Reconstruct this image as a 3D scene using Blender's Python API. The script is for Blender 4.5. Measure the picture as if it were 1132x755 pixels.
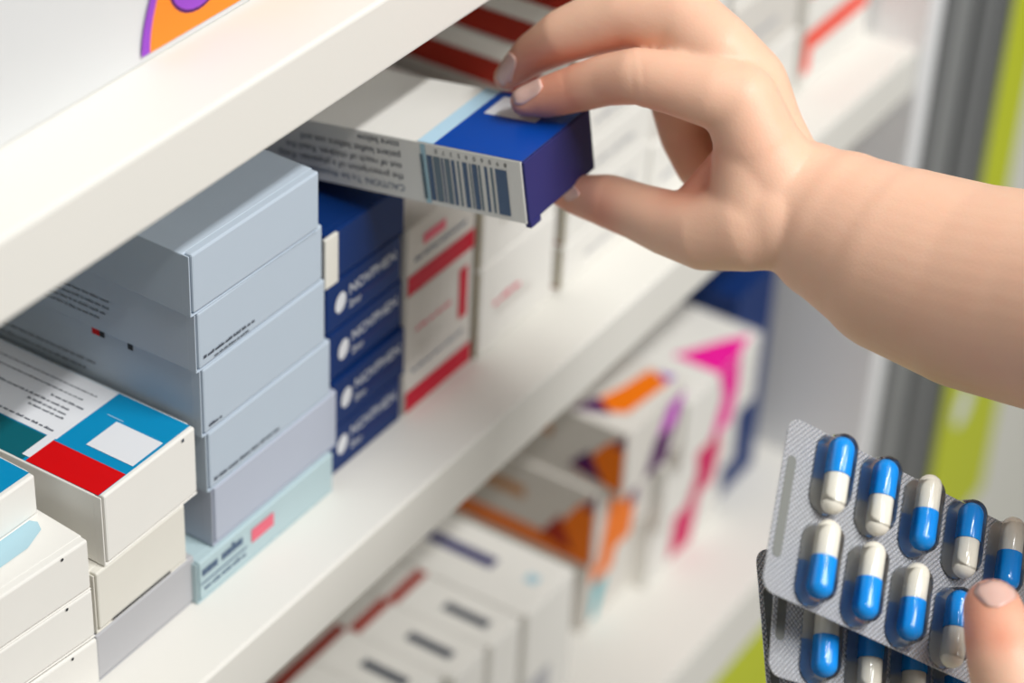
import bpy, bmesh, math, random
from mathutils import Vector, Matrix
from mathutils.bvhtree import BVHTree

for o in list(bpy.data.objects):
    bpy.data.objects.remove(o)
random.seed(7)
SC = bpy.context.scene
COL = SC.collection

# ------------------------------------------------------------------ camera
CAM_LOC = [-0.54568, -0.42944, 0.61952]
CAM_AXES = [[0.54306, -0.83854, 0.04404], [0.46319, 0.3429, 0.81723], [-0.70038, -0.42341, 0.57462]]
cam_data = bpy.data.cameras.new('camera')
cam = bpy.data.objects.new('camera', cam_data)
COL.objects.link(cam)
cam.matrix_world = Matrix([[CAM_AXES[0][i], CAM_AXES[1][i], CAM_AXES[2][i], CAM_LOC[i]] for i in range(3)] + [[0, 0, 0, 1]])
cam_data.sensor_width = 36.0
cam_data.lens = 85.475
cam_data.clip_start = 0.02
cam_data.dof.use_dof = True
cam_data.dof.focus_distance = 0.85
cam_data.dof.aperture_fstop = 5.0
SC.camera = cam

# ------------------------------------------------------------------ light
w = bpy.data.worlds.new('shop_ambience')
SC.world = w
w.use_nodes = True
w.node_tree.nodes['Background'].inputs[0].default_value = (1.0, 0.99, 0.975, 1)
w.node_tree.nodes['Background'].inputs[1].default_value = 0.20


def area(name, loc, target, sx, sy, power, col=(1, 1, 1)):
    l = bpy.data.lights.new(name, 'AREA')
    l.shape = 'RECTANGLE'; l.size = sx; l.size_y = sy; l.energy = power; l.color = col
    o = bpy.data.objects.new(name, l); COL.objects.link(o)
    o.location = loc
    d = (Vector(target) - Vector(loc)).normalized()
    x = Vector((1, 0, 0)); z = -d; y = z.cross(x).normalized(); x = y.cross(z)
    o.rotation_euler = Matrix((x, y, z)).transposed().to_euler()
    return o


# a fluorescent tube fitting that runs along the aisle, above and in front of the shelves
area('tube_light', (0.05, -1.10, 1.80), (0.10, 0.0, 0.15), 1.1, 0.08, 33, (1.0, 0.995, 0.98))
# soft fill lamp added across the aisle to brighten the front faces
area('front_fill_light', (0.30, -2.1, 1.75), (0.15, 0.0, 0.1), 1.2, 0.6, 33, (1.0, 0.995, 0.985))
SC.view_settings.view_transform = 'Standard'
SC.view_settings.look = 'None'
SC.view_settings.gamma = 1.0
SC.view_settings.use_curve_mapping = False
SC.view_settings.exposure = -0.12

RIGHT_HAND = [[[0.13532, -0.01803, 0.1708, 0.00592], [0.13829, -0.02441, 0.1732, 0.00776], [0.14087, -0.03738, 0.1807, 0.00903], [0.1419, -0.04874, 0.18751, 0.00961], [0.14145, -0.06122, 0.19343, 0.0105], [0.14343, -0.07514, 0.19428, 0.01142], [0.14657, -0.09024, 0.19395, 0.01299], [0.15015, -0.09887, 0.19196, 0.01397]],
    [[0.15218, 0.00124, 0.16726, 0.0052], [0.15303, -0.0029, 0.1722, 0.00655], [0.15364, -0.00941, 0.18033, 0.00822], [0.15407, -0.02249, 0.1921, 0.01047], [0.15784, -0.03353, 0.19901, 0.01175], [0.16104, -0.0448, 0.20504, 0.01267], [0.16458, -0.06554, 0.20799, 0.01388], [0.16144, -0.08306, 0.2017, 0.01411]],
    [[0.17861, -0.07705, 0.18702, 0.01347], [0.17654, -0.06076, 0.16693, 0.01098], [0.17648, -0.06488, 0.15337, 0.00967], [0.17214, -0.07414, 0.14475, 0.00861], [0.17038, -0.08319, 0.1429, 0.00755]],
    [[0.19482, -0.07978, 0.16997, 0.01239], [0.1969, -0.06668, 0.15258, 0.00981], [0.18973, -0.07416, 0.13833, 0.00841], [0.18622, -0.08245, 0.1349, 0.00698]],
    [[0.14496, -0.02982, 0.13035, 0.00521], [0.14324, -0.03924, 0.13349, 0.00793], [0.14154, -0.0529, 0.13702, 0.01025], [0.13823, -0.06774, 0.13945, 0.01081], [0.13579, -0.08263, 0.14117, 0.01238], [0.13494, -0.09812, 0.14438, 0.0149], [0.13883, -0.11222, 0.15091, 0.01774], [0.14566, -0.1212, 0.15437, 0.02035]],
    [[0.14739, -0.09996, 0.1756, 0.00491], [0.14468, -0.09442, 0.1642, 0.00528], [0.14176, -0.08784, 0.15156, 0.00566]],
    [[0.15015, -0.09887, 0.19196, 0.01397], [0.14884, -0.10857, 0.17799, 0.01532], [0.1503, -0.11881, 0.16004, 0.02037]],
    [[0.16144, -0.08306, 0.2017, 0.01411], [0.16454, -0.09424, 0.19029, 0.01516], [0.16213, -0.10301, 0.1774, 0.01487], [0.15812, -0.11464, 0.16046, 0.01788]],
    [[0.17861, -0.07705, 0.18702, 0.01347], [0.1658, -0.11252, 0.15398, 0.01808]],
    [[0.19163, -0.08151, 0.17003, 0.01235], [0.16874, -0.11276, 0.14868, 0.01818]],
    [[0.1512, -0.10358, 0.18453, 0.01304], [0.1426, -0.11369, 0.15616, 0.01772]],
    [[0.15211, -0.12143, 0.15509, 0.02308], [0.15429, -0.12776, 0.15483, 0.02502], [0.15426, -0.1428, 0.15242, 0.02849], [0.15146, -0.16976, 0.15002, 0.03391], [0.14909, -0.19859, 0.15199, 0.0365], [0.14548, -0.22611, 0.15863, 0.03759], [0.13431, -0.27315, 0.17127, 0.03721], [0.12123, -0.38724, 0.19308, 0.03477], [0.11372, -0.50182, 0.22132, 0.02996]]]
RIGHT_NAILS = [[[0.13767, -0.02382, 0.17635], [0.13039, -0.01542, 0.17366], 0.00808, [-0.4427, -0.18086, 0.87824]],
    [[0.15235, -0.00364, 0.17431], [0.14552, 0.00071, 0.16919], 0.00723, [-0.69054, -0.04463, 0.72192]],
    [[0.14568, -0.03611, 0.13355], [0.14161, -0.03311, 0.1308], 0.00554, [-0.79312, -0.37016, 0.48368]]]
LEFT_HAND = [[[0.05759, -0.25397, 0.09711, 0.00979], [0.05138, -0.25942, 0.09422, 0.01149], [0.04338, -0.26618, 0.08994, 0.01258], [0.03743, -0.27423, 0.08024, 0.01313], [0.03431, -0.28705, 0.06176, 0.01464], [0.03771, -0.30035, 0.03348, 0.01845]],
    [[0.03041, -0.30197, 0.0408, 0.01822], [0.0539, -0.32206, 0.01982, 0.02411]],
    [[0.0768, -0.30576, 0.02493, 0.01853], [0.13653, -0.26805, 0.00893, 0.01268], [0.13705, -0.24638, 0.00813, 0.0108], [0.13339, -0.23125, 0.00959, 0.00948]],
    [[0.07729, -0.31305, 0.02016, 0.01853], [0.13519, -0.27474, -0.0046, 0.01274], [0.13405, -0.25422, -0.00827, 0.01085], [0.12882, -0.23985, -0.00754, 0.00951]],
    [[0.07468, -0.31882, 0.01272, 0.01853], [0.12924, -0.28329, -0.01815, 0.01274], [0.12804, -0.26287, -0.02197, 0.01085], [0.12279, -0.24853, -0.02128, 0.00951]],
    [[0.06896, -0.32305, 0.00263, 0.01853], [0.11942, -0.29106, -0.02888, 0.01201], [0.11832, -0.2728, -0.03417, 0.01012], [0.11414, -0.26195, -0.03475, 0.00846]],
    [[0.03771, -0.30035, 0.03348, 0.01845], [0.07561, -0.31046, 0.02002, 0.02162], [0.07088, -0.32929, 0.00038, 0.02471]],
    [[0.05965, -0.31817, 0.01229, 0.02593], [0.04451, -0.35809, -0.00078, 0.02679], [0.03054, -0.4133, -0.02368, 0.03047]]]
LEFT_NAILS = [[[0.05606, -0.25668, 0.10195], [0.0579, -0.25204, 0.10762], 0.01356, [-0.35614, -0.21888, 0.90844]]]
REDNESS = [[0.12702, -0.02076, 0.17433, 0.014], [0.14358, -0.0026, 0.16961, 0.014], [0.14287, -0.03156, 0.13, 0.018], [0.12791, -0.03796, 0.17492, 0.01], [0.14536, -0.01867, 0.18082, 0.012], [0.14427, -0.03499, 0.18487, 0.012], [0.13683, -0.05898, 0.18422, 0.01], [0.14815, -0.09145, 0.1741, 0.014], [0.14144, -0.08714, 0.1604, 0.014], [0.15441, -0.04749, 0.19672, 0.009], [0.13855, -0.07523, 0.18305, 0.01], [0.13236, -0.0577, 0.13621, 0.01]]
REDNESS_LEFT = [[0.059, -0.25221, 0.10187, 0.016], [0.04353, -0.25069, 0.09457, 0.01], [0.04139, -0.26485, 0.09894, 0.006]]
CREASES = [[0.14006, -0.03325, 0.17927, -0.49408, 0.79761, -0.34598, 0.0105, 0.00018, 0.0008], [0.14036, -0.03498, 0.18011, -0.49408, 0.79761, -0.34598, 0.0105, 0.00012, 0.0006], [0.14055, -0.05984, 0.19335, -0.51423, 0.83825, -0.18142, 0.0125, 0.00028, 0.0009], [0.14176, -0.06367, 0.19374, -0.51423, 0.83825, -0.18142, 0.0125, 0.0002, 0.0008], [0.15223, -0.01634, 0.18744, -0.61483, 0.56499, -0.55024, 0.0105, 0.00012, 0.0008], [0.15365, -0.01781, 0.18808, -0.61483, 0.56499, -0.55024, 0.0105, 8e-05, 0.0006], [0.14117, -0.05233, 0.13699, -0.23775, 0.9712, 0.01566, 0.0125, 0.0002, 0.0009], [0.14159, -0.05526, 0.13708, -0.23775, 0.9712, 0.01566, 0.0125, 0.0002, 0.0008]]
CREASES_LEFT = [[0.04926, -0.2614, 0.09366, -0.40615, -0.62148, -0.66993, 0.0155, 0.0003, 0.0009], [0.04774, -0.26291, 0.09244, -0.40615, -0.62148, -0.66993, 0.0155, 0.0002, 0.0008]]
PACKS = [[[0.06038, -0.19239, 0.12327], [0.57009, -0.61395, -0.54595], [-0.8106, -0.31202, -0.49555], [-0.13389, -0.72505, 0.67555], [1, 1, 0, 1, 0, 0, 0, 0, 1, 0]],
    [[0.06086, -0.19444, 0.09101], [0.65169, -0.57797, -0.49116], [-0.74657, -0.37449, -0.5499], [-0.13389, -0.72505, 0.67555], [1, 0, 1, 1, 0, 0, 1, 1, 0, 1]],
    [[0.06269, -0.18852, 0.06802], [0.79267, -0.48748, -0.3661], [-0.59476, -0.48647, -0.64], [-0.13389, -0.72505, 0.67555], [0, 1, 0, 1, 1, 1, 0, 0, 1, 0]]]


# ------------------------------------------------------------------ materials
def lin(c):
    return tuple(((v / 255) / 12.92 if v / 255 <= 0.04045 else ((v / 255 + 0.055) / 1.055) ** 2.4) for v in c)


MATS = {}


def mat(name, rgb, rough=0.5, noise=0.03, scale=60.0, bump=0.0, bump_scale=300.0, spec=0.22, metal=0.0, sss=0.0):
    if name in MATS:
        return MATS[name]
    m = bpy.data.materials.new(name)
    m.use_nodes = True
    nt = m.node_tree
    b = nt.nodes['Principled BSDF']
    b.inputs['Roughness'].default_value = rough
    b.inputs['Metallic'].default_value = metal
    b.inputs['Specular IOR Level'].default_value = spec
    tc = nt.nodes.new('ShaderNodeTexCoord')
    nz = nt.nodes.new('ShaderNodeTexNoise')
    nz.inputs['Scale'].default_value = scale
    nz.inputs['Detail'].default_value = 3
    nt.links.new(tc.outputs['Object'], nz.inputs['Vector'])
    mx = nt.nodes.new('ShaderNodeMix'); mx.data_type = 'RGBA'
    c = lin(rgb)
    mx.inputs[6].default_value = (*[v * (1 - noise) for v in c], 1)
    mx.inputs[7].default_value = (*[min(1, v * (1 + noise)) for v in c], 1)
    nt.links.new(nz.outputs['Fac'], mx.inputs[0])
    nt.links.new(mx.outputs[2], b.inputs['Base Color'])
    if bump:
        n2 = nt.nodes.new('ShaderNodeTexNoise'); n2.inputs['Scale'].default_value = bump_scale
        nt.links.new(tc.outputs['Object'], n2.inputs['Vector'])
        bp = nt.nodes.new('ShaderNodeBump'); bp.inputs['Strength'].default_value = bump; bp.inputs['Distance'].default_value = 0.001
        nt.links.new(n2.outputs['Fac'], bp.inputs['Height'])
        nt.links.new(bp.outputs['Normal'], b.inputs['Normal'])
    if sss:
        b.inputs['Subsurface Weight'].default_value = sss
        b.inputs['Subsurface Radius'].default_value = (0.006, 0.0022, 0.0012)
        b.inputs['Subsurface Scale'].default_value = 1.0
    MATS[name] = m
    return m


SHELF = mat('shelf_laminate', (230, 228, 221), 0.42, 0.012, 9, 0.05, 500)
PANEL = mat('side_panel_laminate', (240, 241, 242), 0.5, 0.012, 9)
WHITE = mat('white_board', (236, 234, 228), 0.5, 0.015)
CREAM = mat('cream_board', (227, 224, 214), 0.55, 0.02)
GREYB = mat('blue_grey_board', (186, 199, 212), 0.5, 0.012)
LILAC = mat('lilac_grey_board', (184, 191, 206), 0.45, 0.012)
SILVER = mat('grey_board', (186, 186, 189), 0.45, 0.012)
TEALB = mat('pale_teal_board', (184, 206, 211), 0.5, 0.02)
NAVY = mat('navy_board', (8, 46, 106), 0.42, 0.05)
PEARL = mat('off_white_board', (222, 218, 211), 0.55, 0.015)
INK = mat('grey_ink', (74, 80, 92), 0.6)
INKD = mat('dark_ink', (52, 54, 58), 0.6)
INKS = mat('pale_grey_ink', (134, 142, 152), 0.6)
PALEINK = mat('silver_ink', (204, 208, 216), 0.5)
INKB = mat('slate_ink', (88, 108, 136), 0.6)
CYAN = mat('cyan_ink', (8, 140, 190), 0.4, 0.04)
DTEAL = mat('dark_teal_ink', (14, 96, 108), 0.4, 0.05)
RED = mat('red_ink', (212, 8, 14), 0.4, 0.03)
CRIM = mat('crimson_ink', (205, 20, 52), 0.45, 0.03)
BRICK = mat('brick_red_ink', (158, 36, 14), 0.5, 0.05)
ROYAL = mat('royal_blue_ink', (6, 72, 170), 0.32, 0.03)
INDIGO = mat('indigo_board', (50, 50, 108), 0.5, 0.03)
SKY = mat('sky_blue_ink', (190, 224, 244), 0.45)
PSKY = mat('pale_cyan_ink', (172, 206, 218), 0.45)
PORANGE = mat('orange_ink', (250, 138, 36), 0.45, 0.02)
PPURPLE = mat('purple_ink', (150, 70, 196), 0.45, 0.06)
DPURPLE = mat('dark_purple_ink', (84, 22, 92), 0.45, 0.06)
DORANGE = mat('deep_orange_ink', (244, 122, 12), 0.45, 0.05)
RUST = mat('rust_ink', (170, 44, 12), 0.45, 0.05)
MAGENTA = mat('magenta_ink', (246, 30, 160), 0.45, 0.04)
ORCHID = mat('orchid_ink', (196, 60, 196), 0.45, 0.04)
TURQ = mat('turquoise_ink', (60, 176, 190), 0.45, 0.04)
TOMATO = mat('tomato_ink', (250, 66, 32), 0.45, 0.03)
PINKISH = mat('rose_ink', (236, 110, 130), 0.45, 0.03)
OFFW = mat('white_ink', (228, 230, 234), 0.5, 0.01)
TAN = mat('tan_gap_tone', (186, 176, 140), 0.6, 0.03)  # painted strips on side faces, standing in for the shaded gaps between stacks
ALU = mat('brushed_aluminium', (152, 154, 154), 0.45, 0.05, 20, 0, 0, 0.5, 0.25)
ALUD = mat('dark_aluminium', (112, 114, 115), 0.5, 0.05, 20, 0, 0, 0.5, 0.25)
LIME = mat('lime_laminate', (196, 206, 40), 0.45, 0.03, 12)
PALE = mat('pale_laminate', (222, 222, 214), 0.5, 0.02, 12)
BACKM = mat('back_panel_laminate', (196, 192, 182), 0.6, 0.02, 12)
FLOORM = mat('vinyl_floor', (196, 192, 184), 0.45, 0.04, 6)


# ------------------------------------------------------------------ mesh helpers
def link(name, me, material=None, parent=None):
    o = bpy.data.objects.new(name, me)
    COL.objects.link(o)
    if material is not None:
        me.materials.append(material)
    if parent is not None:
        o.parent = parent
    return o


def tag(o, label, cat, group=None):
    o['label'] = label; o['category'] = cat
    if group:
        o['group'] = group
    return o


def box_mesh(x0, x1, y0, y1, z0, z1, bev=0.0004, seg=2):
    me = bpy.data.meshes.new('box')
    bm = bmesh.new()
    bmesh.ops.create_cube(bm, size=1)
    for v in bm.verts:
        v.co = Vector((x0 + (v.co.x + .5) * (x1 - x0), y0 + (v.co.y + .5) * (y1 - y0), z0 + (v.co.z + .5) * (z1 - z0)))
    if bev:
        bmesh.ops.bevel(bm, geom=bm.edges[:], offset=bev, segments=seg, affect='EDGES', profile=0.5)
    bm.to_mesh(me); bm.free()
    return me


def struct(name, me, m, parent=None):
    o = link(name, me, m, parent)
    if parent is None:
        o['kind'] = 'structure'
    return o


def facemap(face, dims, off):
    """maps 2-D print coordinates on a face of a carton to its local space"""
    wd, dp, ht = dims
    if face == 'front':
        return lambda u, v: (u, -off, v)
    if face == 'left':          # u = depth from the front edge
        return lambda u, v: (-off, u, v)
    if face == 'top':
        return lambda u, v: (u, v, ht + off)
    if face == 'right':
        return lambda u, v: (wd + off, u, v)


def poly(root, face, pts, m, off=0.0002, name='printed_panel'):
    f = facemap(face, root['dims'], off)
    me = bpy.data.meshes.new(name)
    me.from_pydata([f(u, v) for u, v in pts], [], [list(range(len(pts)))])
    return link(name, me, m, root)


def rect(root, face, u0, v0, u1, v1, m, off=0.0002, name='printed_panel'):
    return poly(root, face, [(u0, v0), (u1, v0), (u1, v1), (u0, v1)], m, off, name)


def rects(root, face, rs, m, off=0.0002, name='lettering'):
    f = facemap(face, root['dims'], off)
    vs, fs = [], []
    for u0, v0, u1, v1 in rs:
        k = len(vs)
        vs += [f(u0, v0), f(u1, v0), f(u1, v1), f(u0, v1)]
        fs.append([k, k + 1, k + 2, k + 3])
    me = bpy.data.meshes.new(name)
    me.from_pydata(vs, [], fs)
    return link(name, me, m, root)


def greek(root, face, u0, u1, v, h, m, off=0.0002, along='u', seed=0, parts=True):
    """a line of print too small to read: letter-sized marks grouped into words"""
    rnd = random.Random(seed * 31 + 5)
    rs, u = [], u0
    d = 1 if u1 > u0 else -1
    while (u1 - u) * d > h:
        n = rnd.randint(3, 9)
        for _ in range(n):
            lw = h * rnd.uniform(0.3, 0.55)
            if (u1 - u) * d < lw:
                break
            hh = h * rnd.choice((0.7, 0.7, 0.7, 1.0))
            a, b = u, u + d * lw * 0.82
            if along == 'u':
                rs.append((min(a, b), v, max(a, b), v + hh))
            else:
                rs.append((v, min(a, b), v + hh, max(a, b)))
            u += d * lw
        u += d * h * 0.5
    return rects(root, face, rs, m, off)


def words(root, face, txt, size, origin, udir, vdir, m, off=0.0002, name='lettering', bold=0.0):
    cu = bpy.data.curves.new('txt', 'FONT')
    cu.body = txt; cu.size = size; cu.offset = bold; cu.resolution_u = 3
    to = bpy.data.objects.new('txt', cu)
    COL.objects.link(to)
    dg = bpy.context.evaluated_depsgraph_get()
    me = bpy.data.meshes.new_from_object(to.evaluated_get(dg))
    bpy.data.objects.remove(to); bpy.data.curves.remove(cu)
    f = facemap(face, root['dims'], off)
    for v in me.vertices:
        x, y = v.co.x, v.co.y
        v.co = Vector(f(origin[0] + x * udir[0] + y * vdir[0], origin[1] + x * udir[1] + y * vdir[1]))
    me.materials.clear()
    return link(name, me, m, root)


def disc(root, face, cx, cy, rx, ry, m, off=0.0002, name='printed_mark', n=28, rot=0.0):
    return poly(root, face, [(cx + rx * math.cos(t) * math.cos(rot) - ry * math.sin(t) * math.sin(rot),
                              cy + rx * math.cos(t) * math.sin(rot) + ry * math.sin(t) * math.cos(rot))
                             for t in [2 * math.pi * i / n for i in range(n)]], m, off, name)


def carton(name, label, group, loc, dims, m, rotz=0.0, flap='front', flapm=None, cat='box', bev=0.0005, gap=0.0017):
    """folding carton: Empty at its front-left-bottom corner > body, end_flap"""
    r = bpy.data.objects.new(name, None)
    COL.objects.link(r)
    r.empty_display_size = 0.01
    r.location = loc; r.rotation_euler = (0, 0, rotz)
    r['dims'] = list(dims)
    tag(r, label, cat, group)
    wd, dp, ht = dims
    if flap:
        me = box_mesh(0, wd, 0.0032, dp, 0, ht, bev)
        bm = bmesh.new(); bm.from_mesh(me)
        for a0, a1, c0, c1 in ((0, 0.0006, 0, ht), (0.0006, wd, 0, 0.0004)):      # side wall and bottom panel edges
            lip = box_mesh(a0, a1, 0.0001, 0.0036, c0, c1, 0.00015, 1)
            bm.from_mesh(lip); bpy.data.meshes.remove(lip)
        bm.to_mesh(me); bm.free()
        link('body', me, m, r)
    else:
        link('body', box_mesh(0, wd, 0.0006, dp, 0, ht, bev), m, r)
    if flap:
        link('end_flap', box_mesh(gap, wd - 0.0002, 0.0, 0.0045, 0.0009, ht - 0.0001, 0.0008), flapm or m, r)
    return r


# ------------------------------------------------------------------ the setting
XL, XR = -0.60, 0.575            # shelf run
def shelf(name, z, depth=0.27, th=0.0288):
    o = struct(name, box_mesh(XL, XR, 0.0, depth, z - th, z, 0.0016, 3), SHELF)
    return o


shelf('shelf_upper', 0.235)
shelf('shelf_middle', 0.0)
shelf('shelf_lower', -0.298, 0.27, 0.047)
struct('wall_back', box_mesh(XL, XR, 0.27, 0.285, -1.0, 0.75, 0), BACKM)
struct('side_panel', box_mesh(XR, XR + 0.018, -0.004, 0.285, -1.0, 0.75, 0.001), PANEL)
struct('plinth', box_mesh(XL, XR, 0.012, 0.03, -1.0, -0.3451, 0.001), LIME)
struct('floor', box_mesh(-3.0, 3.5, -3.5, 2.0, -1.02, -1.0, 0), FLOORM)
# ribbed aluminium upright that closes the shelf run
up = struct('upright_post', box_mesh(XR + 0.0185, XR + 0.136, 0.0, 0.06, -1.0, 0.75, 0.002), ALU)
for k, (a, b) in enumerate(((0.002, 0.018), (0.058, 0.076), (0.1, 0.112))):
    struct('rib', box_mesh(XR + 0.0185 + a, XR + 0.0185 + b, -0.005, 0.0005, -1.0, 0.75, 0.002), ALUD, up)
lp = struct('panel_lime', box_mesh(XR + 0.1365, XR + 0.192, -0.002, 0.05, -1.0, 0.75, 0.002), LIME)
struct('panel_pale', box_mesh(XR + 0.1925, XR + 0.9, 0.004, 0.05, -1.0, 0.75, 0.002), PALE)

sg = link('price_sign', box_mesh(XR + 0.130, XR + 0.245, -0.0065, -0.0055, -0.46, -0.285, 0.0003), LIME)
tag(sg, 'lime price sign with a white spot, on the end panel behind the blister packs', 'sign')
me = bpy.data.meshes.new('white_spot')
me.from_pydata([(XR + 0.168 + 0.014 * math.cos(i * math.pi / 12), -0.0068, -0.341 + 0.016 * math.sin(i * math.pi / 12)) for i in range(24)], [], [list(range(24))])
link('white_spot', me, OFFW, sg)

# ------------------------------------------------------------------ box on the upper shelf
b = carton('medicine_carton', 'large white carton with orange and purple print on the upper shelf', None,
           (-0.30, 0.0345, 0.2352), (0.36, 0.13, 0.16), mat('cool_white_board', (214, 215, 215), 0.5, 0.012), flap=None)
ox = 0.30
def ub(x, z): return (x + ox, z - 0.2352)
arc = [ub(-0.0187 + 0.0120 * (t ** 1.7), 0.2382 + 0.030 * t) for t in [i / 10 for i in range(11)]]
arci = [(u + 0.0042 - 0.0006 * i / 10, v) for i, (u, v) in enumerate(arc)]
poly(b, 'front', arc + arci[::-1], PPURPLE, name='printed_panel')
poly(b, 'front', arci + [ub(0.075, 0.2682), ub(0.075, 0.2382)], PORANGE, name='printed_panel')
disc(b, 'front', *ub(0.0105, 0.2575), 0.0150, 0.0138, DPURPLE, 0.0003, 'printed_mark')
disc(b, 'front', *ub(0.0105, 0.2577), 0.0140, 0.0128, PPURPLE, 0.0004, 'printed_mark')

# ------------------------------------------------------------------ grey-blue stack
GS = 'grey-blue cartons in the stack left of the navy boxes'
grey = [  # x, y, z, width, height
    (-0.0045, 0.030, 0.1300, 0.0735, 0.0255, GREYB, 'topmost', -0.02),
    (-0.0025, 0.030, 0.1045, 0.0755, 0.0253, GREYB, 'second from the top', 0.0),
    (-0.0008, 0.030, 0.0745, 0.0755, 0.0298, GREYB, 'third from the top', 0.0),
    (0.0012, 0.030, 0.0475, 0.0770, 0.0268, GREYB, 'fourth from the top', 0.0),
    (0.0035, 0.030, 0.0200, 0.0790, 0.0273, LILAC, 'fifth from the top, faint lilac', 0.0),
]
gb = []
for k, (x, y, z, wd, ht, m, pos, rz) in enumerate(grey):
    lab = ['topmost grey-blue carton in the stack, plain, shaded by the upper shelf',
           'grey-blue carton second from the top of its stack, fine print on its side',
           'grey-blue carton third from the top of its stack, red and black marks on its side',
           'grey-blue carton fourth from the top of its stack, a line of small print in front',
           'lilac-grey carton resting on the pale teal box at the foot of the stack'][k]
    r = carton('medicine_carton', lab, GS, (x, y, z), (wd, 0.115, ht), m, rz)
    gb.append(r)
greek(gb[1], 'front', 0.004, 0.034, 0.0045, 0.0014, INK, 0.0003, seed=2)
greek(gb[1], 'front', 0.010, 0.030, 0.0022, 0.0010, INK, 0.0003, seed=3)
greek(gb[3], 'front', 0.004, 0.044, 0.0035, 0.0016, INK, 0.0003, seed=5)
greek(gb[2], 'front', 0.004, 0.012, 0.0030, 0.0014, INK, 0.0003, seed=6)
for i, (v, a, bb) in enumerate(((0.0215, 0.055, 0.098), (0.0145, 0.04, 0.105), (0.0115, 0.04, 0.105), (0.0085, 0.042, 0.105), (0.0055, 0.045, 0.105))):
    greek(gb[1], 'left', a, bb, v, 0.0012, INKS, seed=20 + i)
for i, (v, a, bb) in enumerate(((0.012, 0.05, 0.10), (0.008, 0.055, 0.10))):
    greek(gb[2], 'left', a, bb, v, 0.0012, INKS, seed=30 + i)
rect(gb[2], 'left', 0.0470, 0.0262, 0.0505, 0.0296, RED)
rect(gb[2], 'left', 0.0445, 0.0262, 0.0470, 0.0296, INKD)
rect(gb[2], 'left', 0.0310, 0.0262, 0.0335, 0.0296, INKD)
greek(gb[0], 'left', 0.05, 0.1, 0.006, 0.0012, INKS, seed=41)

t = carton('medicine_carton', 'pale teal carton flat on the shelf under the grey-blue stack', None,
           (-0.0085, 0.0285, 0.0), (0.0865, 0.115, 0.0195), TEALB)
rect(t, 'front', 0.033, 0.0085, 0.047, 0.0150, PINKISH, 0.0003)
greek(t, 'front', 0.003, 0.028, 0.0122, 0.0045, INKB, 0.0003, seed=50)
rect(t, 'front', 0.002, 0.0085, 0.030, 0.0092, INKB, 0.0003)
greek(t, 'front', 0.004, 0.03, 0.005, 0.0018, INKB, 0.0003, seed=51)

# ------------------------------------------------------------------ teal / red topped stack
r = carton('medicine_carton', 'white carton with blue and teal top, a red block and a white panel', None,
           (-0.0552, 0.031, 0.0500), (0.0520, 0.125, 0.0310), WHITE)
T = 'top'
rect(r, T, 0.0008, 0.0018, 0.0512, 0.1245, CYAN, 0.0001)
rect(r, T, 0.0008, 0.0370, 0.0160, 0.1245, DTEAL, 0.0002)
rect(r, T, 0.0008, 0.0018, 0.0155, 0.0355, RED, 0.0003)
rect(r, T, 0.0030, 0.0355, 0.0165, 0.0392, OFFW, 0.0003)
rect(r, T, 0.0165, 0.0350, 0.0508, 0.0850, OFFW, 0.0003)
rect(r, T, 0.0205, 0.0028, 0.0372, 0.0245, OFFW, 0.0003)
rect(r, T, 0.0385, 0.0225, 0.0388, 0.0300, SKY, 0.0003)
rect(r, T, 0.0165, 0.0850, 0.0508, 0.1240, OFFW, 0.0003)
for i, (u, a, bb, hh) in enumerate(((0.0190, 0.039, 0.10, 0.0017), (0.0265, 0.041, 0.058, 0.0015), (0.0290, 0.042, 0.062, 0.0015),
                                    (0.0318, 0.043, 0.09, 0.0015), (0.0352, 0.039, 0.055, 0.0016), (0.0395, 0.043, 0.1, 0.0010), (0.0440, 0.040, 0.1, 0.0010))):
    greek(r, T, a, bb, u, hh * 0.75, INK, 0.0004, along='v', seed=60 + i)
rect(r, 'front', 0.0440, 0.0285, 0.0452, 0.0300, INK, 0.0003)
r = carton('medicine_carton', 'white carton under the red-blocked box, wide dark slit along its lower edge', None,
           (-0.0615, 0.0312, 0.0225), (0.0510, 0.12, 0.0272), CREAM)
rect(r, 'front', 0.0085, 0.0009, 0.041, 0.0019, INKD, 0.0003)
r = carton('medicine_carton', 'plain light grey carton on the shelf at the foot of the red-blocked stack', None,
           (-0.0640, 0.031, 0.0), (0.0575, 0.12, 0.0222), SILVER)

# ------------------------------------------------------------------ left-hand white stack
LG = 'white cartons in the stack at the left edge'
rz = -0.09
LB = [(0.0465, 0.0228, 'topmost white carton of the leftmost stack, pale cyan streak on its top'),
      (0.0238, 0.0224, 'white carton in the middle of the leftmost stack, dark dot at its seam'),
      (0.0012, 0.0222, 'lowest white carton in the leftmost stack, cut off by the lower picture edge')]
for k, (z, ht, lab) in enumerate(LB):
    wd = 0.085
    dx = (0.0, 0.0004, 0.0012)[k]
    loc = (-0.0640 + dx - wd * math.cos(rz), 0.0300 - wd * math.sin(rz), z - 0.0012 * (k == 2))
    r = carton('medicine_carton', lab, LG, loc, (wd, 0.11, ht), WHITE, rz)
    disc(r, 'front', wd - 0.0125, ht - 0.0012, 0.0006, 0.0007, INKD, 0.0003)
    if k == 0:
        poly(r, 'top', [(0.030, 0.0100), (0.0680, 0.0120), (0.0780, 0.0160), (0.0800, 0.0200), (0.0780, 0.0240), (0.030, 0.0240)], PSKY)
r = carton('medicine_carton', 'blue-topped white carton at the left edge, lying on the leftmost stack', None,
           (-0.0638 - 0.085, 0.0555, 0.0694), (0.085, 0.085, 0.0180), WHITE, -0.03)
rect(r, 'top', 0.0, 0.002, 0.0842, 0.0845, CYAN)

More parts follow.
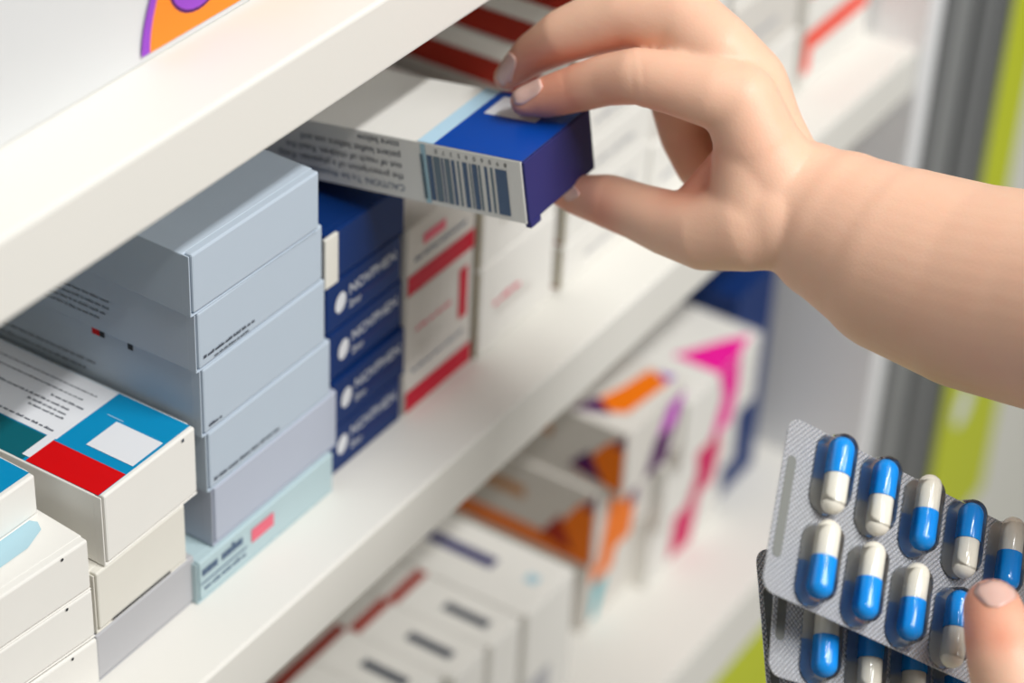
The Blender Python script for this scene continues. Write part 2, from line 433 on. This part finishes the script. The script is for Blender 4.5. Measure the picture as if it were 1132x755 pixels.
# ------------------------------------------------------------------ navy stack
NG = 'navy cartons stacked beside the grey-blue ones'
nh = 0.0236
NLAB = ['topmost navy carton, a white tab at its left end, under the held box',
        'navy carton second from the top of the navy stack', 'navy carton third from the top, in the middle of the navy stack',
        'navy carton fourth from the top of the navy stack', 'lowest navy carton of the navy stack, resting on the shelf']
for k in range(5):
    z = (4 - k) * nh
    x = 0.0800 + (0.0, -0.0006, 0.0022, 0.0030, 0.0014)[k] * 0.8
    wd = 0.0525
    r = carton('medicine_carton', NLAB[k], NG, (x, 0.0345 - 0.001 * (k == 3), z), (wd, 0.115, nh - 0.0003), NAVY, (-0.02, 0, 0.012, 0, 0)[k])
    if k > 0:
        disc(r, 'front', 0.0110, nh * 0.52, 0.0034, 0.0046, OFFW, 0.0003, rot=-0.3)
        words(r, 'front', 'NOVPHEN', 0.0066, (0.0165, nh * 0.55), (1.03, 0), (0, 1), PALEINK, 0.0003, bold=0.0001)
        words(r, 'front', '2mg', 0.0048, (0.0165, nh * 0.28), (1, 0), (0, 1), PALEINK, 0.0003, bold=0.0001)
        rect(r, 'front', 0.0225, nh * 0.36, 0.050, nh * 0.40, INDIGO, 0.0003)
    else:
        tb = link('tab', box_mesh(-0.0008, 0.0075, -0.0012, 0.0004, 0.0006, nh - 0.0004, 0.0003), CREAM, r)

# ------------------------------------------------------------------ white and crimson stack
for k, (z, ht, lab) in enumerate(((0.0595, 0.034, 'upper white carton with a crimson band along its lower edge, beside the navy stack'),
                                  (0.0, 0.0592, 'lower white carton with crimson foot band and upright bar, beside the navy stack'))):
    r = carton('medicine_carton', lab, 'crimson-banded cartons', (0.1348, 0.034, z), (0.051, 0.115, ht), PEARL)
    rect(r, 'front', 0.0015, 0.001, 0.0505, 0.0105 if k == 0 else 0.0115, CRIM, 0.0003)
    if k == 0:
        rect(r, 'front', 0.012, 0.0215, 0.028, 0.0265, PINKISH, 0.0003)
        greek(r, 'front', 0.006, 0.046, 0.016, 0.002, INKB, 0.0003, seed=71)
    else:
        rect(r, 'front', 0.0400, 0.028, 0.0465, 0.0535, CRIM, 0.0003)
        greek(r, 'front', 0.008, 0.036, 0.040, 0.0022, PINKISH, 0.0003, seed=72)
        greek(r, 'front', 0.006, 0.046, 0.020, 0.0018, INKB, 0.0003, seed=73)

# ------------------------------------------------------------------ white stacks farther along the middle shelf
WG = 'blurred white cartons farther along the middle shelf'
for k, (z, ht, lab) in enumerate(((0.0465, 0.042, 'upper blurred white carton right of the crimson-banded boxes'),
                                  (0.0, 0.0462, 'lower blurred white carton right of the crimson-banded boxes'))):
    r = carton('medicine_carton', lab, WG, (0.1880, 0.032, z), (0.0620, 0.115, ht), WHITE)
    rect(r, 'front', 0.015, 0.016, 0.042, 0.020, PEARL, 0.0003)
    rect(r, 'left', 0.0, 0.001, 0.002, ht - 0.001, TAN, 0.0002)
    if k == 1:
        greek(r, 'front', 0.012, 0.034, 0.022, 0.003, PINKISH, 0.0003, seed=80)
BL = ['topmost', 'second', 'third', 'fourth', 'fifth', 'sixth', 'lowest']
for k in range(7):
    ht = 0.0232
    z = (6 - k) * ht
    r = carton('medicine_carton', BL[k] + ' carton from the top of the red-sided stack behind the held box' if k else
               'topmost carton of the red-sided stack behind the held box', 'red-sided cartons behind the held box',
               (0.2560 + 0.001 * (k % 2), 0.031, z), (0.075, 0.14, ht - 0.0003), WHITE)
    rect(r, 'left', 0.002, 0.0008, 0.139, 0.0135 if k < 5 else 0.002, BRICK, 0.0002)
    rect(r, 'left', 0.0, 0.001, 0.002, ht - 0.001, TAN, 0.0003)
    greek(r, 'front', 0.02, 0.06, 0.009, 0.003, SILVER, 0.0003, seed=90 + k)
for s, x in enumerate((0.3345, 0.4125)):
    for k in range(3):
        ht = 0.0385
        where = ('next to the red-sided stack', 'left of the box with the tomato-red mark')[s]
        r = carton('medicine_carton', ('lowest', 'middle', 'upper')[k] + ' white carton of the blurred stack ' + where,
                   'white cartons behind the hand', (x, 0.032 + 0.002 * k, k * ht), (0.0750, 0.12, ht - 0.0003), WHITE if k != 1 else PEARL)
        rect(r, 'front', 0.012, 0.014, 0.05, 0.017, SILVER, 0.0003)
for k in range(2):
    r = carton('medicine_carton', ('lower', 'upper')[k] + ' white carton with a tomato-red angle mark, beside the end panel', 'red-marked cartons',
               (0.4900, 0.030, k * 0.0455), (0.0800, 0.12, 0.0452), WHITE)
    rect(r, 'front', 0.0006, 0.009, 0.0095, 0.0330, TOMATO, 0.0003)
    rect(r, 'front', 0.0095, 0.0215, 0.0760, 0.0330, TOMATO, 0.0003)

# ------------------------------------------------------------------ lower shelf
ZB = -0.298
LW = 'white cartons standing in a row on the lower shelf'
xs = [0.1195, 0.1480, 0.1765, 0.2050, 0.2340]
for k, x in enumerate(xs, 1):
    wd = 0.0282 if k < 5 else 0.0460
    lab = ['', 'white carton with grey print on its top, leftmost of the lower-shelf row', 'second white carton of the lower-shelf row, grey print bar on its top',
           'third white carton of the lower-shelf row, grey print bar on its top', 'fourth white carton of the lower-shelf row, grey print bar on its top',
           'wide white carton with a dark slate bar on top, ending the lower-shelf row'][k]
    r = carton('medicine_carton', lab, LW, (x, 0.036 - 0.0022 * k * (k > 2), ZB), (wd, 0.11, 0.118), WHITE)
    if k < 5:
        rect(r, 'top', 0.0105, 0.010, 0.0165, 0.036, INK)
        rect(r, 'top', 0.0, 0.056, wd, 0.0625, BRICK)
        rect(r, 'front', 0.004, 0.03, 0.024, 0.06, SILVER, 0.0003)
    else:
        rect(r, 'top', 0.0210, 0.035, 0.0290, 0.075, INDIGO)
        rect(r, 'top', 0.0230, 0.010, 0.0300, 0.017, PSKY)
        rect(r, 'front', 0.004, 0.02, 0.026, 0.07, SILVER, 0.0003)
OG = 'orange-printed cartons on the lower shelf'
for k in range(3):
    y0 = (0.060, 0.049, 0.036)[k]
    x0 = (0.3560, 0.3420, 0.3450)[k]
    ht = (0.062, 0.052, 0.0435)[k]
    z = ZB + (0.0, 0.0622, 0.1144)[k]
    r = carton('medicine_carton', ('lowest orange-printed white carton of its stack on the lower shelf',
               'middle carton of the orange-printed stack on the lower shelf, orange band on its side',
               'topmost orange-printed white carton with an orange and purple wedge on its top')[k], OG,
               (x0, y0, z), (0.062, 0.12, ht), PEARL)
    # side face (towards the viewer): orange band and print, wedge at the front end
    if k == 1:
        rect(r, 'left', 0.001, 0.001, 0.118, 0.012, DORANGE)
    if k == 0:
        rect(r, 'left', 0.03, 0.02, 0.08, 0.026, SILVER, 0.0003)
    else:
        poly(r, 'left', [(0.001, 0.004), (0.030, 0.008), (0.012, ht * 0.75), (0.001, ht * 0.95)], DORANGE, 0.0003)
        poly(r, 'left', [(0.012, 0.006), (0.034, 0.010), (0.022, ht * 0.55)], RUST if k < 2 else DPURPLE, 0.0004)
        poly(r, 'left', [(0.001, ht * 0.78), (0.008, ht * 0.74), (0.001, ht * 0.99)], DPURPLE, 0.0004)
        rect(r, 'left', 0.045, ht * 0.55, 0.085, ht * 0.70, mat('pale_orange_ink', (206, 150, 100), 0.5), 0.0003)
    # front face: curved swoosh
    if k == 2:
        poly(r, 'front', [(0.028, ht * 0.3), (0.044, ht * 0.85), (0.0615, ht * 0.85), (0.050, ht * 0.3)], ORCHID, 0.0003)
        poly(r, 'front', [(0.022, 0.0), (0.032, ht * 0.5), (0.052, ht * 0.45), (0.046, 0.0)], DPURPLE, 0.0004)
        poly(r, 'top', [(0.003, 0.034), (0.016, 0.010), (0.052, 0.006), (0.058, 0.020), (0.035, 0.024)], DORANGE)
        poly(r, 'top', [(0.002, 0.036), (0.020, 0.030), (0.010, 0.016)], DPURPLE, 0.0003)
        poly(r, 'top', [(0.052, 0.006), (0.060, 0.006), (0.058, 0.016)], PPURPLE, 0.0003)
    elif k == 1:
        poly(r, 'front', [(0.006, 0.0), (0.016, ht), (0.046, ht), (0.040, 0.0)], DORANGE, 0.0003)
        poly(r, 'front', [(0.036, ht * 0.4), (0.034, ht), (0.050, ht), (0.044, ht * 0.4)], DPURPLE, 0.0004)
    else:
        poly(r, 'front', [(0.006, ht * 0.5), (0.004, ht), (0.036, ht), (0.028, ht * 0.5)], DORANGE, 0.0003)
        poly(r, 'front', [(0.008, 0.004), (0.010, ht * 0.5), (0.024, ht * 0.45), (0.014, 0.004)], TURQ, 0.0003)
MG = 'magenta-printed cartons on the lower shelf'
for k in range(3):
    y0 = (0.050, 0.044, 0.037)[k]
    ht = (0.045, 0.0455, 0.045)[k]
    z = ZB + (0.0, 0.0452, 0.0909)[k]
    r = carton('medicine_carton', ('lowest magenta-printed white carton of its stack on the lower shelf',
               'middle carton of the magenta-printed stack on the lower shelf',
               'topmost magenta-printed white carton with a magenta wedge on its top')[k], MG,
               (0.4090 + 0.004 * (k == 2), y0, z), (0.0865, 0.12, ht), WHITE)
    mm = (CRIM, CRIM, CRIM)[k]
    if k == 2:
        poly(r, 'top', [(0.036, 0.0), (0.060, 0.0), (0.080, 0.004), (0.066, 0.014), (0.036, 0.030)], MAGENTA)
        poly(r, 'front', [(0.034, 0.0), (0.044, ht * 0.55), (0.036, ht), (0.060, ht), (0.062, ht * 0.5), (0.056, 0.0)], MAGENTA, 0.0003)
    elif k == 1:
        poly(r, 'front', [(0.030, 0.0), (0.040, ht * 0.4), (0.034, ht), (0.064, ht), (0.066, ht * 0.4), (0.060, 0.0)], mat('raspberry_ink', (214, 10, 96), 0.45), 0.0003)
    else:
        poly(r, 'front', [(0.026, ht * 0.1), (0.030, ht), (0.060, ht), (0.052, ht * 0.05)], mat('raspberry_ink', (214, 10, 96), 0.45), 0.0003)
for k in range(2):
    r = carton('medicine_carton', ('lower', 'upper')[k] + ' dark navy carton behind the magenta-printed stack on the lower shelf', 'navy cartons on the lower shelf',
               (0.5020, 0.056, ZB + k * 0.075), (0.050, 0.12, 0.0747), NAVY)

# ------------------------------------------------------------------ the held box
h = carton('medicine_carton', 'white carton with royal-blue end and barcode, held between finger and thumb', None,
           (0.1058, -0.04, 0.1394), (0.0483, 0.120, 0.0261), WHITE, flap=None)
h.rotation_euler = (math.radians(-8.84), math.radians(-0.83), math.radians(1.18))
link('end_flap', box_mesh(0.0004, 0.0479, -0.0006, 0.003, 0.0004, 0.0257, 0.0004), INDIGO, h)
link('tuck_lip', box_mesh(0.0006, 0.0075, -0.0009, 0.0016, -0.0016, 0.0008, 0.0002), INDIGO, h)
rect(h, 'top', 0.0002, 0.0, 0.0481, 0.0390, ROYAL, 0.0002)
rect(h, 'top', 0.0002, 0.0390, 0.0481, 0.0462, SKY, 0.0002)
rect(h, 'top', 0.0290, 0.0120, 0.0440, 0.0350, OFFW, 0.0003)
rect(h, 'left', 0.0428, 0.0006, 0.0450, 0.0255, PSKY)
bars = []
rb = random.Random(11)
u = 0.0072
for wdt, gp in ((0.0050, 0.0012), (0.0010, 0.0014), (0.0012, 0.0018), (0.0009, 0.0006), (0.0022, 0.0006), (0.0006, 0.0010), (0.0020, 0.0014),
                (0.0009, 0.0012), (0.0014, 0.0008), (0.0022, 0.0007), (0.0008, 0.0006), (0.0030, 0.0006), (0.0022, 0.0016), (0.0016, 0.0)):
    bars.append((u, 0.0022, u + wdt, 0.0212)); u += wdt + gp
rects(h, 'left', bars[::2], INKB, 0.0002, 'barcode')
rects(h, 'left', bars[1::2], mat('grey_blue_ink', (112, 128, 140), 0.6), 0.0002, 'barcode')
for i in range(10):
    words(h, 'left', '8906045370'[i], 0.0026, (0.0068 + 0.0034 * i, 0.0243), (1, 0), (0, -1), INKD)
tx = ['CAUTION: To be dispensed only on', 'the prescription of a physician. Keep', 'out of reach of children. Read the', 'patient leaflet before use and', 'store below']
for i, s in enumerate(tx):
    words(h, 'left', s, 0.0040, (0.0545, 0.0060 + 0.0046 * i), (1, 0), (0, -1), (INKD, INK, INK, INK, INK)[i] if i else INKB)

# ------------------------------------------------------------------ hands
skin = bpy.data.materials.new('skin')
skin.use_nodes = True
nt = skin.node_tree
bs = nt.nodes['Principled BSDF']
bs.inputs['Roughness'].default_value = 0.46
bs.inputs['Specular IOR Level'].default_value = 0.35
bs.inputs['Subsurface Weight'].default_value = 0.25
bs.inputs['Subsurface Radius'].default_value = (0.006, 0.0022, 0.0012)
bs.inputs['Subsurface Scale'].default_value = 1.0
at = nt.nodes.new('ShaderNodeAttribute'); at.attribute_name = 'flush'
mx = nt.nodes.new('ShaderNodeMix'); mx.data_type = 'RGBA'
mx.inputs[6].default_value = (*lin((242, 196, 168)), 1)
mx.inputs[7].default_value = (*lin((226, 132, 104)), 1)
tc = nt.nodes.new('ShaderNodeTexCoord')
nz = nt.nodes.new('ShaderNodeTexNoise'); nz.inputs['Scale'].default_value = 45; nz.inputs['Detail'].default_value = 4
ad = nt.nodes.new('ShaderNodeMath'); ad.operation = 'MULTIPLY_ADD'; ad.inputs[1].default_value = 0.35; ad.inputs[2].default_value = -0.16
ad2 = nt.nodes.new('ShaderNodeMath'); ad2.operation = 'ADD'; ad2.use_clamp = True
nt.links.new(tc.outputs['Object'], nz.inputs['Vector'])
nt.links.new(nz.outputs['Fac'], ad.inputs[0])
nt.links.new(ad.outputs[0], ad2.inputs[0]); nt.links.new(at.outputs['Fac'], ad2.inputs[1])
nt.links.new(ad2.outputs[0], mx.inputs[0]); nt.links.new(mx.outputs[2], bs.inputs['Base Color'])
vz = nt.nodes.new('ShaderNodeTexVoronoi'); vz.inputs['Scale'].default_value = 900
bp = nt.nodes.new('ShaderNodeBump'); bp.inputs['Strength'].default_value = 0.07; bp.inputs['Distance'].default_value = 0.0006
nt.links.new(tc.outputs['Object'], vz.inputs['Vector']); nt.links.new(vz.outputs['Distance'], bp.inputs['Height'])
nt.links.new(bp.outputs['Normal'], bs.inputs['Normal'])
NAIL = mat('finger_nail', (240, 190, 176), 0.25, 0.02, 200, 0, 0, 0.5, 0, 0.2)


def grow_hand(name, chains, reds, creases, label, voxel=0.0011, iters=9):
    bm = bmesh.new()
    for ch in chains:
        for x, y, z, r_ in ch:
            bmesh.ops.create_icosphere(bm, subdivisions=4 if r_ > 0.02 else 3, radius=r_, matrix=Matrix.Translation((x, y, z)))
        for p0, p1 in zip(ch, ch[1:]):
            a, b = Vector(p0[:3]), Vector(p1[:3])
            d = b - a
            if d.length < 1e-5:
                continue
            M = Matrix.Translation((a + b) / 2) @ d.to_track_quat('Z', 'Y').to_matrix().to_4x4()
            bmesh.ops.create_cone(bm, cap_ends=True, segments=40, radius1=p0[3], radius2=p1[3], depth=d.length, matrix=M)
    me = bpy.data.meshes.new(name)
    bm.to_mesh(me); bm.free()
    o = bpy.data.objects.new(name, me); COL.objects.link(o)
    md = o.modifiers.new('r', 'REMESH'); md.mode = 'VOXEL'; md.voxel_size = voxel
    sm = o.modifiers.new('s', 'SMOOTH'); sm.factor = 0.5; sm.iterations = iters
    dg = bpy.context.evaluated_depsgraph_get()
    m2 = bpy.data.meshes.new_from_object(o.evaluated_get(dg))
    o.modifiers.clear(); o.data = m2
    bpy.data.meshes.remove(me)
    m2.name = name
    for p in m2.polygons:
        p.use_smooth = True
    for cx, cy, cz, ax, ay, az, rad, amp, wid in creases:
        c, a = Vector((cx, cy, cz)), Vector((ax, ay, az))
        for v in m2.vertices:
            d = v.co - c
            if d.length < rad:
                t = d.dot(a)
                g = math.exp(-(t / wid) ** 2)
                if g > 0.02:
                    rd = d - a * t
                    if rd.length > 1e-6:
                        v.co -= rd.normalized() * (amp * g * (0.6 + 0.4 * math.sin(rd.length * 2400 + t * 900)))
    at = m2.attributes.new('flush', 'FLOAT', 'POINT')
    vals = []
    for v in m2.vertices:
        f = 0.0
        for x, y, z, r in reds:
            d2 = (v.co.x - x) ** 2 + (v.co.y - y) ** 2 + (v.co.z - z) ** 2
            f += math.exp(-d2 / (r * r))
        vals.append(0.6 * min(1.0, f))
    at.data.foreach_set('value', vals)
    m2.materials.clear(); m2.materials.append(skin)
    tag(o, label, 'hand')
    return o


def add_nails(o, nails):
    bvh = BVHTree.FromPolygons([v.co for v in o.data.vertices], [p.vertices for p in o.data.polygons])
    for a, b, wd, n in nails:
        a, b, n = Vector(a), Vector(b), Vector(n)
        ax = (b - a); L = ax.length; ax.normalize()
        n = (n - ax * n.dot(ax)).normalized()
        sd = ax.cross(n)
        N, M = 10, 9
        vs, fs, idx = [], [], {}
        for i in range(N + 1):
            s = i / N
            half = wd / 2 * (1 - max(0, (0.3 - s) / 0.3) ** 2.5 * 0.4) * (1 - max(0, (s - 0.6) / 0.4) ** 2.5 * 0.5)
            for j in range(M):
                t = (j / (M - 1)) * 2 - 1
                p = a + ax * (L * s) + sd * (half * t)
                hit = bvh.ray_cast(p + n * 0.03, -n, 0.06)
                if hit[0] is not None:
                    idx[i, j] = len(vs); vs.append(hit[0] + n * (0.00025 + 0.00025 * (1 - t * t)))
        for i in range(N):
            for j in range(M - 1):
                q = [(i, j), (i, j + 1), (i + 1, j + 1), (i + 1, j)]
                if all(k in idx for k in q):
                    fs.append([idx[k] for k in q])
        me = bpy.data.meshes.new('finger_nail'); me.from_pydata(vs, [], fs)
        for p in me.polygons:
            p.use_smooth = True
        no = link('finger_nail', me, NAIL, o)
        so = no.modifiers.new('t', 'SOLIDIFY'); so.thickness = 0.0004; so.offset = 0


rh = grow_hand('reaching_hand', RIGHT_HAND, REDNESS, CREASES, 'bare hand and forearm reaching in from the right, pinching the blue-ended box')
add_nails(rh, RIGHT_NAILS)
lh = grow_hand('holding_hand', LEFT_HAND, REDNESS_LEFT, CREASES_LEFT, 'hand at the lower right corner, thumb pressed on the blister packs', 0.0014)
add_nails(lh, LEFT_NAILS)

# ------------------------------------------------------------------ blister packs
def foil_material():
    m = bpy.data.materials.new('embossed_foil'); m.use_nodes = True
    nt = m.node_tree; b = nt.nodes['Principled BSDF']
    b.inputs['Base Color'].default_value = (*lin((222, 224, 229)), 1)
    b.inputs['Metallic'].default_value = 0.40
    b.inputs['Roughness'].default_value = 0.34
    tc = nt.nodes.new('ShaderNodeTexCoord')
    hs = []
    for ang in (40, -50):
        mp = nt.nodes.new('ShaderNodeMapping'); mp.inputs['Rotation'].default_value = (0, 0, math.radians(ang))
        wv = nt.nodes.new('ShaderNodeTexWave'); wv.inputs['Scale'].default_value = 230
        nt.links.new(tc.outputs['Object'], mp.inputs['Vector']); nt.links.new(mp.outputs['Vector'], wv.inputs['Vector'])
        hs.append(wv)
    ad = nt.nodes.new('ShaderNodeMath'); ad.operation = 'ADD'
    nt.links.new(hs[0].outputs['Fac'], ad.inputs[0]); nt.links.new(hs[1].outputs['Fac'], ad.inputs[1])
    bp = nt.nodes.new('ShaderNodeBump'); bp.inputs['Strength'].default_value = 0.9; bp.inputs['Distance'].default_value = 0.0006
    nt.links.new(ad.outputs[0], bp.inputs['Height']); nt.links.new(bp.outputs['Normal'], b.inputs['Normal'])
    return m


def clear_material():
    m = bpy.data.materials.new('clear_blister'); m.use_nodes = True
    nt = m.node_tree
    nt.nodes.remove(nt.nodes['Principled BSDF'])
    out = nt.nodes['Material Output']
    tr = nt.nodes.new('ShaderNodeBsdfTransparent'); tr.inputs[0].default_value = (0.97, 0.975, 0.98, 1)
    gl = nt.nodes.new('ShaderNodeBsdfGlossy'); gl.inputs['Roughness'].default_value = 0.06
    fr = nt.nodes.new('ShaderNodeFresnel'); fr.inputs['IOR'].default_value = 1.3
    mx = nt.nodes.new('ShaderNodeMixShader')
    nt.links.new(fr.outputs[0], mx.inputs[0]); nt.links.new(tr.outputs[0], mx.inputs[1]); nt.links.new(gl.outputs[0], mx.inputs[2])
    nt.links.new(mx.outputs[0], out.inputs[0])
    return m


FOIL = foil_material()
CLEAR = clear_material()
SMOOTHF = mat('smooth_foil', (238, 239, 241), 0.10, 0.0, 60, 0, 0, 0.5, 0.6)
SLOTM = mat('matt_foil', (124, 126, 122), 0.6, 0.03, 60)
CAPB = mat('blue_gelatin', (22, 152, 240), 0.16, 0.02, 200, 0, 0, 0.5)
CAPW = mat('white_gelatin', (240, 235, 220), 0.16, 0.02, 200, 0, 0, 0.5)

PA, PB = 0.0202, 0.0326           # column and row pitch
CR, CLEN = 0.0045, 0.0252          # capsule radius and length
BH = 0.0105                         # blister height


def lathe(prof, n=18):
    """profile (radius, y) turned about local y"""
    vs, fs = [], []
    for r_, y in prof:
        for i in range(n):
            t = 2 * math.pi * i / n
            vs.append((r_ * math.cos(t), y, r_ * math.sin(t)))
    for k in range(len(prof) - 1):
        for i in range(n):
            j = (i + 1) % n
            fs.append([k * n + i, k * n + j, (k + 1) * n + j, (k + 1) * n + i])
    me = bpy.data.meshes.new('lathe'); me.from_pydata(vs, [], fs)
    for p in me.polygons:
        p.use_smooth = True
    return me


def half_caps(r_, y0, yend, s=1):
    pr = [(r_ * 0.98, y0), (r_, y0 + 0.0002 * s)]
    L = yend - r_ * 0.95
    for i in range(9):
        t = i / 8 * math.pi / 2
        pr.append((max(r_ * math.cos(t), 1e-5), L + r_ * 0.95 * math.sin(t)))
    return pr


cap_me = lathe(half_caps(CR, -0.0015, CLEN / 2))
bod_me = lathe(half_caps(CR * 0.94, -0.0015 - 0.0000, CLEN / 2 - 0.0005))
for v in bod_me.vertices:
    v.co.y = -v.co.y - 0.003
cap_me.materials.append(CAPB); bod_me.materials.append(CAPW)


def rounded(w0, w1, h0, h1, r_, n=8):
    pts = []
    for cx, cy, a0 in ((w1 - r_, h1 - r_, 0), (w0 + r_, h1 - r_, 90), (w0 + r_, h0 + r_, 180), (w1 - r_, h0 + r_, 270)):
        for i in range(n + 1):
            t = math.radians(a0 + 90 * i / n)
            pts.append((cx + r_ * math.cos(t), cy + r_ * math.sin(t)))
    return pts


def slab(name, pts, z0, z1, m, parent):
    n = len(pts)
    vs = [(x, y, z0) for x, y in pts] + [(x, y, z1) for x, y in pts]
    fs = [list(range(n))[::-1], list(range(n, 2 * n))] + [[i, (i + 1) % n, n + (i + 1) % n, n + i] for i in range(n)]
    me = bpy.data.meshes.new(name); me.from_pydata(vs, [], fs)
    return link(name, me, m, parent)


def bubble_mesh():
    """clear dome: stadium footprint, steep draft walls, rounded top"""
    rb_, hl = 0.0061, CLEN / 2 + 0.0018
    n = 12
    def ring(r_, z):
        pts = []
        for cy, a0 in ((hl - rb_, 0), (-(hl - rb_), 180)):
            for i in range(n + 1):
                t = math.radians(a0 + 180 * i / n)
                pts.append((r_ * math.cos(t), cy + r_ * math.sin(t), z))
        return pts
    prof = [(rb_ + 0.0004, 0.0002), (rb_, 0.0008), (rb_ * 0.90, BH * 0.5), (rb_ * 0.82, BH * 0.78), (rb_ * 0.66, BH * 0.93), (rb_ * 0.42, BH * 0.99), (rb_ * 0.02, BH)]
    vs, fs = [], []
    k = 2 * (n + 1)
    for r_, z in prof:
        vs += ring(r_, z)
    for a in range(len(prof) - 1):
        for i in range(k):
            j = (i + 1) % k
            fs.append([a * k + i, a * k + j, (a + 1) * k + j, (a + 1) * k + i])
    me = bpy.data.meshes.new('bubble'); me.from_pydata(vs, [], fs)
    for p in me.polygons:
        p.use_smooth = True
    me.materials.append(CLEAR)
    # smooth foil floor under the dome
    return me, [(x, y) for x, y, _ in ring(rb_ * 0.97, 0)]


bub_me, floor_pts = bubble_mesh()
floor_me = bpy.data.meshes.new('pocket_floor')
floor_me.from_pydata([(x, y, 0.0) for x, y in floor_pts], [], [list(range(len(floor_pts)))])
floor_me.materials.append(SMOOTHF)


def blister(p, a, b_, n, flips, label):
    r = bpy.data.objects.new('blister_pack', None); COL.objects.link(r); r.empty_display_size = 0.01
    a, b_, n = Vector(a), Vector(b_), Vector(n)
    yv = -b_                                        # local y points to the upper row
    p = Vector(p) - n * 0.0056
    r.matrix_world = Matrix(((a.x, yv.x, n.x, p.x), (a.y, yv.y, n.y, p.y), (a.z, yv.z, n.z, p.z), (0, 0, 0, 1)))
    tag(r, label, 'blister pack', 'capsule blister packs in the hand')
    slab('foil_sheet', rounded(-0.0190, PA * 4 + 0.0150, -PB - 0.0150, 0.0145, 0.005), -0.0004, 0.0, FOIL, r)
    slab('embossed_slot', rounded(-0.0172, -0.0135, -PB * 1.08, 0.001, 0.0018), 0.0, 0.00015, SLOTM, r)
    for k in range(10):
        i, j = k % 5, k // 5
        x, y = i * PA, -j * PB
        q = link('bubble', bub_me, None, r); q.location = (x, y, 0)
        q = link('pocket_floor', floor_me, None, r); q.location = (x, y, 0.0001)
        c = bpy.data.objects.new('capsule', cap_me); COL.objects.link(c); c.parent = r
        c.location = (x, y, CR + 0.0012)
        c.rotation_euler = (0, 0, 0 if flips[k] else math.pi)
        d = bpy.data.objects.new('capsule_body', bod_me); COL.objects.link(d); d.parent = c
    return r


BLAB = ['foil blister pack of blue and white capsules, foremost in the hand, under the thumb',
        'foil blister pack just behind the foremost one, lower capsule row showing',
        'rearmost foil blister pack, only its left margin showing behind the others']
for (p, a, b_, n, fl), lab in zip(PACKS, BLAB):
    blister(p, a, b_, n, fl, lab)

for o in bpy.data.objects:
    if 'dims' in o:
        del o['dims']
